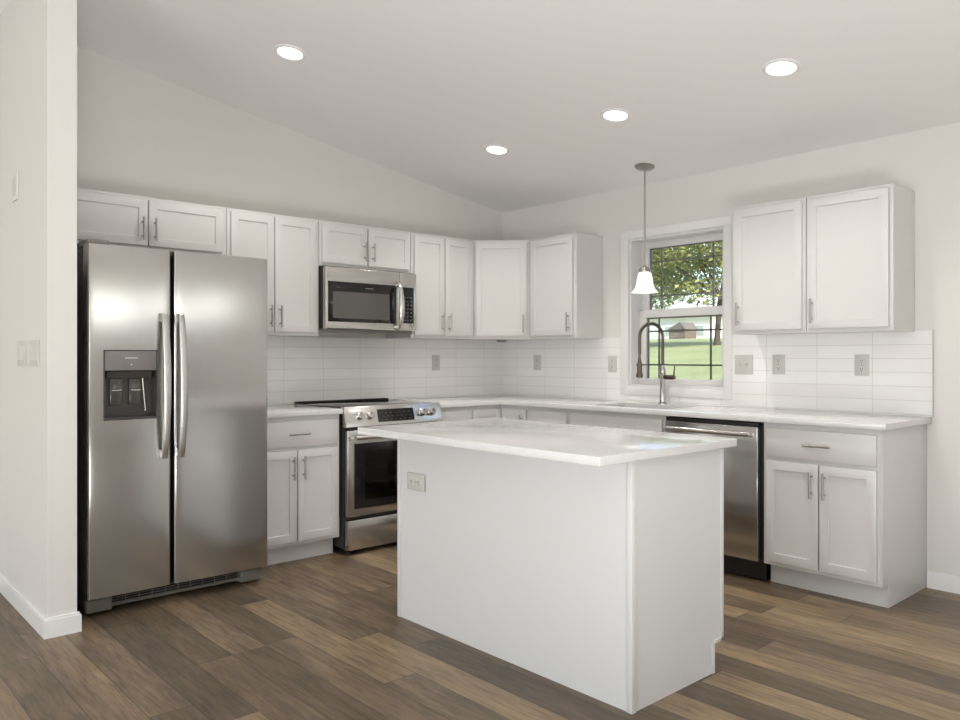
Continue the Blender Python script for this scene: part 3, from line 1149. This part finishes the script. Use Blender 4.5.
# ------------------------------------------------------------------ island
IX0, IX1, IY0, IY1 = -95.25, -71.0, -122.0, -69.2
isl = thing('kitchen_island', 'plain white kitchen island in the middle of the floor', 'island', (-83, -96, 0))
bm = box(NB(), IX0 + 0.3, IX1 - 0.75, IY0 + 0.3, IY1 - 0.3, 4.5, 34.75)
link('body', bm, M_ISL, isl)
link('toe_kick', box(NB(), IX1 - 4.0, IX1 - 3.4, IY0 + 0.3, IY1 - 0.3, 0, 4.48), M_ISL, isl)
link('back_panel', box(NB(), IX0, IX0 + 0.28, IY0 + 0.3, IY1 - 0.3, 0, 34.72), M_ISL, isl)
for y0, y1 in ((IY0, IY0 + 0.28), (IY1 - 0.28, IY1)):
    s = prism(NB(), [(IX0, 0), (IX1 - 3.3, 0), (IX1 - 3.3, 4.5), (IX1 - 0.75, 4.5), (IX1 - 0.75, 34.72), (IX0, 34.72)], y0, y1, 'xz')
    link('end_panel', s, M_ISL, isl)
for y0, y1 in ((IY0 - 0.2, IY0 + 0.75), (IY1 - 0.75, IY1 + 0.2)):
    bm = NB()
    box(bm, IX0 - 0.22, IX0 - 0.01, y0, y1, 0, 34.72, 0.06, 2)
    link('corner_trim', bm, M_ISL, isl)
bm = NB()
box(bm, IX0 - 0.0, IX0 + 0.75, IY0 - 0.22, IY0 - 0.01, 0, 34.72, 0.06, 2)
link('corner_trim', bm, M_ISL, isl)
bm = NB()
box(bm, IX1 - 1.5, IX1 - 0.75, IY0 - 0.2, IY0 - 0.01, 4.5, 34.72, 0.05, 2)
box(bm, IX1 - 4.05, IX1 - 3.3, IY0 - 0.2, IY0 - 0.01, 0, 4.5, 0.05, 2)
box(bm, IX1 - 3.4, IX1 - 0.8, IY0 - 0.2, IY0 - 0.01, 4.5, 5.1, 0.05, 2)
link('edge_trim', bm, M_ISL, isl)
MI = Matrix.Translation((IX1 - 0.75, IY0, 0)) @ Matrix.Rotation(RAD(90), 4, 'Z')
LI = IY1 - IY0
for k in range(3):
    a0 = 0.8 + k * (LI - 1.6) / 3 + 0.15
    a1 = 0.8 + (k + 1) * (LI - 1.6) / 3 - 0.15
    slab(isl, MI, a0, a1, DR0, DR1, 0)
    shaker(isl, MI, a0, a1, DZ0, DZ1, 0, ('R' if k != 1 else 'L', 'top'))
bm = box(NB(), -104.5, -70.6, -123.8, -69.1, CT0, CT1, 0.14, 3)
o = link('island_top', bm, M_QUARTZ)
tag(o, 'white speckled quartz slab overhanging the island', 'worktop')

# ------------------------------------------------------------------ faucet
fa = thing('faucet', 'spring-neck pull-down faucet standing behind the sink', 'faucet', (-4.4, -65.8, 36))
fx, fy = -4.4, -65.8
link('base', lathe(NB(), [(0, 36.0), (1.15, 36.0), (1.15, 36.25), (0.85, 36.5), (0.78, 37.0), (0.78, 43.8), (0.86, 44.0), (0.86, 45.4), (0.62, 45.9), (0.5, 46.4), (0, 46.4)], (fx, fy, 0), 24), M_CHROME, fa)
dirv = Vector((-0.86, 0.50, 0)).normalized()
P0 = Vector((fx, fy, 46.2))
reach, ztop, zarc = 6.6, 57.6, 54.0
path = [P0, Vector((fx, fy, 49)), Vector((fx, fy, 51.5))]
for k in range(25):
    a = math.pi * (1 - k / 24)
    rr = reach / 2
    path.append(Vector((fx, fy, zarc)) + dirv * (rr + rr * math.cos(a)) + Vector((0, 0, (ztop - zarc) * math.sin(a))))
tip = Vector((fx, fy, 0)) + dirv * reach
path += [Vector((tip.x, tip.y, 51)), Vector((tip.x, tip.y, 48.2))]
link('hose', tube(NB(), path, 0.30, 12), M_SPRING, fa)
# spring coil round the hose
lens = [0]
for p, q in zip(path, path[1:]):
    lens.append(lens[-1] + (q - p).length)
coil = []
turns = 46
N = turns * 9
side = Vector((dirv.y, -dirv.x, 0))
for k in range(N + 1):
    s = 0.02 * lens[-1] + 0.93 * lens[-1] * k / N
    j = max(i for i in range(len(lens) - 1) if lens[i] <= s)
    f_ = (s - lens[j]) / (lens[j + 1] - lens[j])
    p = path[j].lerp(path[j + 1], f_)
    d = (path[j + 1] - path[j]).normalized()
    nn = side.cross(d).normalized()
    a = 2 * math.pi * turns * k / N
    coil.append(p + (side * math.cos(a) + nn * math.sin(a)) * 0.46)
link('spring', tube(NB(), coil, 0.105, 6), M_SPRING, fa)
link('spray_head', lathe(NB(), [(0, 48.4), (0.38, 48.4), (0.46, 47.6), (0.62, 46.8), (0.66, 44.6), (0.9, 43.9), (0.92, 43.3), (0.7, 43.1), (0, 43.1)], (tip.x, tip.y, 0), 20), M_SPRING, fa)
bm = NB()
q = Vector((fx, fy, 46.5))
tube(bm, [q, q + dirv * (reach - 0.8)], 0.16, 10)
lathe(bm, [(0.75, 46.25), (0.86, 46.25), (0.86, 46.75), (0.75, 46.75)], (tip.x, tip.y, 0), 20, closed=True)
link('holder_arm', bm, M_SPRING, fa)
bm = NB()
tube(bm, [(fx, fy - 0.5, 43.2), (fx, fy - 2.9, 43.2), (fx, fy - 3.7, 43.2)], [0.62, 0.62, 0.5], 16)
tube(bm, [(fx, fy - 3.4, 43.3), (fx - 0.1, fy - 3.8, 46.6)], [0.22, 0.15], 10)
link('lever', bm, M_SPRING, fa)

# ------------------------------------------------------------------ pendant and ceiling lights
px_, py_ = -11.5, -65.1
pz = ceil_z(px_)
pe = thing('pendant_light', 'nickel rod pendant with a small white bell shade over the sink', 'pendant light', (px_, py_, pz))
tilt = Vector((-SL, 0, -1)).normalized()
link('canopy', lathe(NB(), [(0, 0.9), (0.5, 0.9), (0.9, 0.75), (2.2, 0.55), (2.6, 0.2), (2.62, -0.05)], (px_, py_, pz), 32, tilt), M_NICK, pe)
link('rod', tube(NB(), [(px_, py_, pz - 0.6), (px_, py_, 72.2)], 0.24, 12), M_NICK, pe)
link('socket_cap', lathe(NB(), [(0, 72.9), (0.35, 72.8), (0.5, 72.4), (1.25, 72.0), (1.6, 71.3), (1.55, 70.95), (0, 70.6)], (px_, py_, 0), 24), M_NICK, pe)
prof = [(0.6, 71.2), (1.25, 71.05), (1.7, 70.5), (1.95, 69.6), (2.1, 68.4), (2.3, 67.3), (2.7, 66.4), (3.3, 65.7), (3.45, 65.55)]
inner = [(r - 0.12, z - 0.02) for r, z in prof[::-1]]
link('shade', lathe(NB(), prof + inner, (px_, py_, 0), 40, closed=True), M_SHADE, pe)
link('bulb', lathe(NB(), [(0, 66.6), (0.6, 66.8), (0.95, 67.5), (0.9, 68.3), (0.5, 69.3), (0.45, 70.4), (0, 70.4)], (px_, py_, 0), 20), M_BULB, pe)

cans = [(-101.5, -39.3, 'recessed ceiling light nearest the refrigerator'),
        (-40.4, -39.1, 'smallest-looking recessed ceiling light, nearest the room corner'),
        (-40.5, -77.7, 'recessed ceiling light directly left of the pendant canopy, middle of the row'),
        (-40.3, -116.0, 'recessed ceiling light nearest the wall cabinets on the right')]
cans[2] = (-40.5, -77.7, 'recessed ceiling light just above the pendant, middle of its row of three')
for x, y, lab in cans:
    z = ceil_z(x)
    r_ = thing('recessed_light', lab, 'ceiling light', (x, y, z), None, 'recessed ceiling lights')
    bm = lathe(NB(), [(2.55, 0.14), (2.75, 0.34), (3.15, 0.36), (3.4, 0.2), (3.45, 0.0), (2.55, 0.0)], (x, y, z), 40, tilt, closed=True)
    link('trim_ring', bm, M_TRIM, r_)
    bm = lathe(NB(), [(0, 0.12), (2.52, 0.12), (2.52, 0.02), (0, 0.02)], (x, y, z), 40, tilt)
    link('lens', bm, M_LENS, r_)
    sp = bpy.data.lights.new('can_beam', 'SPOT')
    sp.energy = 40
    sp.spot_size = RAD(125)
    sp.spot_blend = 0.8
    sp.shadow_soft_size = 0.06
    sp.color = (1.0, 0.96, 0.90)
    so = bpy.data.objects.new('can_beam', sp)
    COL.objects.link(so)
    so.location = Vector((x, y, z - 0.6)) * I

t = thing('puck_light', 'small dark puck light under the diagonal corner cabinet', 'puck light', (-12.5, -12.5, 54))
link('housing', lathe(NB(), [(0, 53.35), (1.3, 53.35), (1.55, 53.55), (1.6, 54.0)], (-12.5, -12.5, 0), 28), M_GREYPL, t)
link('lens', lathe(NB(), [(0, 53.3), (1.05, 53.3), (1.1, 53.36)], (-12.5, -12.5, 0), 28), M_RACK, t)

# ------------------------------------------------------------------ outdoors (metres)
M_LAWN = mat('lawn', (0.2, 0.3, 0.08), 0.9)
t_ = NT(M_LAWN)
x, y, z = t_.pos()
n1 = t_.noise(t_.comb(x, y), 0.5, 5, 0.6)
n2 = t_.noise(t_.comb(x, y), 9.0, 4, 0.7)
c = t_.ramp(n1, [(0.3, (0.22, 0.245, 0.11)), (0.7, (0.31, 0.325, 0.16))])
c = t_.mix(1.0, c, t_.ramp(n2, [(0.3, (0.75, 0.75, 0.72)), (0.7, (1.15, 1.15, 1.1))]), 'MULTIPLY')
t_.put(t_.b.inputs['Base Color'], c)

prof = [(0.3, -0.35), (10, 0.43), (26, 1.79), (31, 2.10), (36, 2.26), (48, 2.36), (90, 2.3)]
bm = NB()
prev = None
for xx, zz in prof:
    row = [bm.verts.new((xx, yy, zz + 0.05 * math.sin(yy * 0.31 + xx * 0.2) * min(1.0, xx / 15))) for yy in [-40 + 5 * k for k in range(33)]]
    if prev:
        for k in range(32):
            bm.faces.new((prev[k], row[k], row[k + 1], prev[k + 1]))
    prev = row
bmesh.ops.recalc_face_normals(bm, faces=bm.faces[:])
struct('ground', bm, M_LAWN, None, None, 1.0)


def ground_z(x):
    for (a, za), (b, zb_) in zip(prof, prof[1:]):
        if a <= x <= b:
            return za + (zb_ - za) * (x - a) / (b - a)
    return -0.35


def leaf_mat(name, c0, c1):
    m = bpy.data.materials.new(name)
    m.use_nodes = True
    n, l = m.node_tree.nodes, m.node_tree.links
    n.remove(n['Principled BSDF'])
    g = n.new('ShaderNodeNewGeometry')
    rp = n.new('ShaderNodeValToRGB')
    rp.color_ramp.elements[0].color = (*c0, 1)
    rp.color_ramp.elements[1].color = (*c1, 1)
    l.new(g.outputs['Random Per Island'], rp.inputs[0])
    d = n.new('ShaderNodeBsdfDiffuse')
    tr = n.new('ShaderNodeBsdfTranslucent')
    mx = n.new('ShaderNodeMixShader')
    mx.inputs[0].default_value = 0.45
    l.new(rp.outputs[0], d.inputs[0])
    l.new(rp.outputs[0], tr.inputs[0])
    l.new(d.outputs[0], mx.inputs[1])
    l.new(tr.outputs[0], mx.inputs[2])
    l.new(mx.outputs[0], n['Material Output'].inputs[0])
    return m


M_LEAF = leaf_mat('leaves_olive', (0.20, 0.23, 0.07), (0.50, 0.50, 0.22))
M_LEAF2 = leaf_mat('leaves_green', (0.10, 0.18, 0.05), (0.30, 0.38, 0.14))
M_BARK = mat('bark', (0.085, 0.07, 0.052), 0.9)


def foliage(name, blobs, n, size, m, parent):
    vs, fs = [], []
    o0 = ORG[parent.name]
    tot = sum(b[3] * b[4] * b[5] for b in blobs)
    for (cx_, cy_, cz_, rx, ry, rz) in blobs:
        for _ in range(int(n * rx * ry * rz / tot)):
            while True:
                v = Vector((random.uniform(-1, 1), random.uniform(-1, 1), random.uniform(-1, 1)))
                if 0.25 < v.length < 1:
                    break
            c_ = Vector((cx_ + v.x * rx, cy_ + v.y * ry, cz_ + v.z * rz)) - o0
            a_ = Vector((random.gauss(0, 1), random.gauss(0, 1), random.gauss(0, 1))).normalized()
            b_ = a_.orthogonal().normalized()
            s = size * random.uniform(0.6, 1.35)
            i = len(vs)
            k_ = a_.cross(b_) * s * 0.12
            vs += [c_ - a_ * s, c_ - b_ * s * 0.5 + k_, c_ + a_ * s, c_ + b_ * s * 0.5 + k_]
            fs.append((i, i + 1, i + 2, i + 3))
    me = bpy.data.meshes.new(name)
    me.from_pydata([tuple(v) for v in vs], [], fs)
    me.materials.append(m)
    o = bpy.data.objects.new(name, me)
    COL.objects.link(o)
    o.parent = parent
    ORG[o.name] = o0.copy()
    return o


def tree(label, x, y, trunk_r, fork_z, blobs, n, size, m):
    gz = ground_z(x) - 0.05
    t = bpy.data.objects.new('tree', None)
    COL.objects.link(t)
    t.location = (x, y, gz)
    ORG[t.name] = Vector((x, y, gz))
    tag(t, label, 'tree')
    bm = NB()
    tube(bm, [(x, y, gz), (x, y, gz + 0.25), (x + 0.05, y - 0.05, gz + fork_z * 0.6), (x + 0.1, y - 0.1, gz + fork_z)], [trunk_r * 1.5, trunk_r * 1.05, trunk_r * 0.92, trunk_r * 0.8], 10)
    link('trunk', bm, M_BARK, t, None, 40, 1.0)
    for (cx_, cy_, cz_, rx, ry, rz) in blobs:
        bm = NB()
        tube(bm, [(x + 0.1, y - 0.1, gz + fork_z - 0.1), (x * 0.6 + cx_ * 0.4, y * 0.6 + cy_ * 0.4, (gz + fork_z) * 0.45 + cz_ * 0.55), (cx_, cy_, cz_ + rz * 0.6)], [trunk_r * 0.6, trunk_r * 0.4, 0.03], 7)
        link('branch', bm, M_BARK, t, None, 40, 1.0)
    foliage('leaves', blobs, n, size, m, t)
    return t


tree('shade tree with a bare lower trunk on the lawn, right side of the window view', 25.0, 12.55, 0.12, 2.2,
     [(24.5, 13.9, 6.5, 2.6, 2.4, 1.7), (25.5, 11.9, 5.9, 2.2, 2.0, 1.5), (23.6, 15.6, 5.6, 1.9, 1.8, 1.4), (26.2, 14.2, 4.9, 1.9, 1.8, 1.0), (25.2, 15.4, 4.3, 1.6, 1.6, 0.7), (25.0, 13.0, 4.0, 1.7, 1.8, 0.6)], 10500, 0.115, M_LEAF)
tree('green tree further back on the lawn, left side of the window view', 44.0, 30.6, 0.16, 2.2,
     [(44, 30.2, 7.6, 2.6, 2.6, 2.2), (44.5, 27.4, 8.2, 2.4, 2.4, 2.2), (43.2, 32.6, 6.6, 2.2, 2.2, 1.9), (43.6, 28.4, 5.7, 1.8, 1.8, 1.1)], 8000, 0.16, M_LEAF2)

# brown shed and white house beyond the lawn
sx, sy = 42.0, 25.05
gz = ground_z(sx) - 0.05
t = bpy.data.objects.new('garden_shed', None)
COL.objects.link(t)
t.location = (sx, sy, gz)
ORG[t.name] = Vector((sx, sy, gz))
tag(t, 'small brown shed at the far edge of the lawn', 'shed')
M_SHED = mat('shed_boards', (0.17, 0.125, 0.10), 0.8)
M_ROOF = mat('shed_roof', (0.15, 0.125, 0.11), 0.8)
link('walls', box(NB(), sx - 0.7, sx + 0.7, sy - 0.62, sy + 0.62, gz, gz + 0.85), M_SHED, t, None, 30, 1.0)
bm = prism(NB(), [(sy - 0.7, gz + 0.82), (sy + 0.7, gz + 0.82), (sy - 0.3, gz + 1.3)], sx - 0.8, sx + 0.8, 'yz')
link('roof', bm, M_ROOF, t, None, 30, 1.0)
link('door', box(NB(), sx - 0.74, sx - 0.69, sy - 0.2, sy + 0.2, gz + 0.03, gz + 0.62), M_ROOF, t, None, 30, 1.0)

hx, hy = 54.0, 33.5
gz = ground_z(hx) - 0.05
t = bpy.data.objects.new('house', None)
COL.objects.link(t)
t.location = (hx, hy, gz)
ORG[t.name] = Vector((hx, hy, gz))
tag(t, 'white sunlit house beyond the lawn', 'house')
M_PANE = mat('pale_pane', (0.45, 0.48, 0.5), 0.2)
M_SIDE = mat('white_siding', (0.85, 0.84, 0.81), 0.7)
link('walls', box(NB(), hx - 2.5, hx + 2.5, hy - 5.0, hy + 3.6, gz, gz + 2.2), M_SIDE, t, None, 30, 1.0)
bm = prism(NB(), [(hx - 2.8, gz + 2.2), (hx + 2.8, gz + 2.2), (hx, gz + 3.5)], hy - 5.3, hy + 3.9, 'xz')
link('roof', bm, mat('pale_roof', (0.55, 0.54, 0.53), 0.8), t, None, 30, 1.0)
for k in range(3):
    wy = hy - 4 + 2.8 * k
    w_ = link('window', box(NB(), hx - 2.56, hx - 2.49, wy - 0.45, wy + 0.45, gz + 0.7, gz + 1.5), M_VINYL, t, None, 30, 1.0)
    link('pane', box(NB(), hx - 2.59, hx - 2.55, wy - 0.37, wy + 0.37, gz + 0.78, gz + 1.42), M_PANE, w_, None, 30, 1.0)
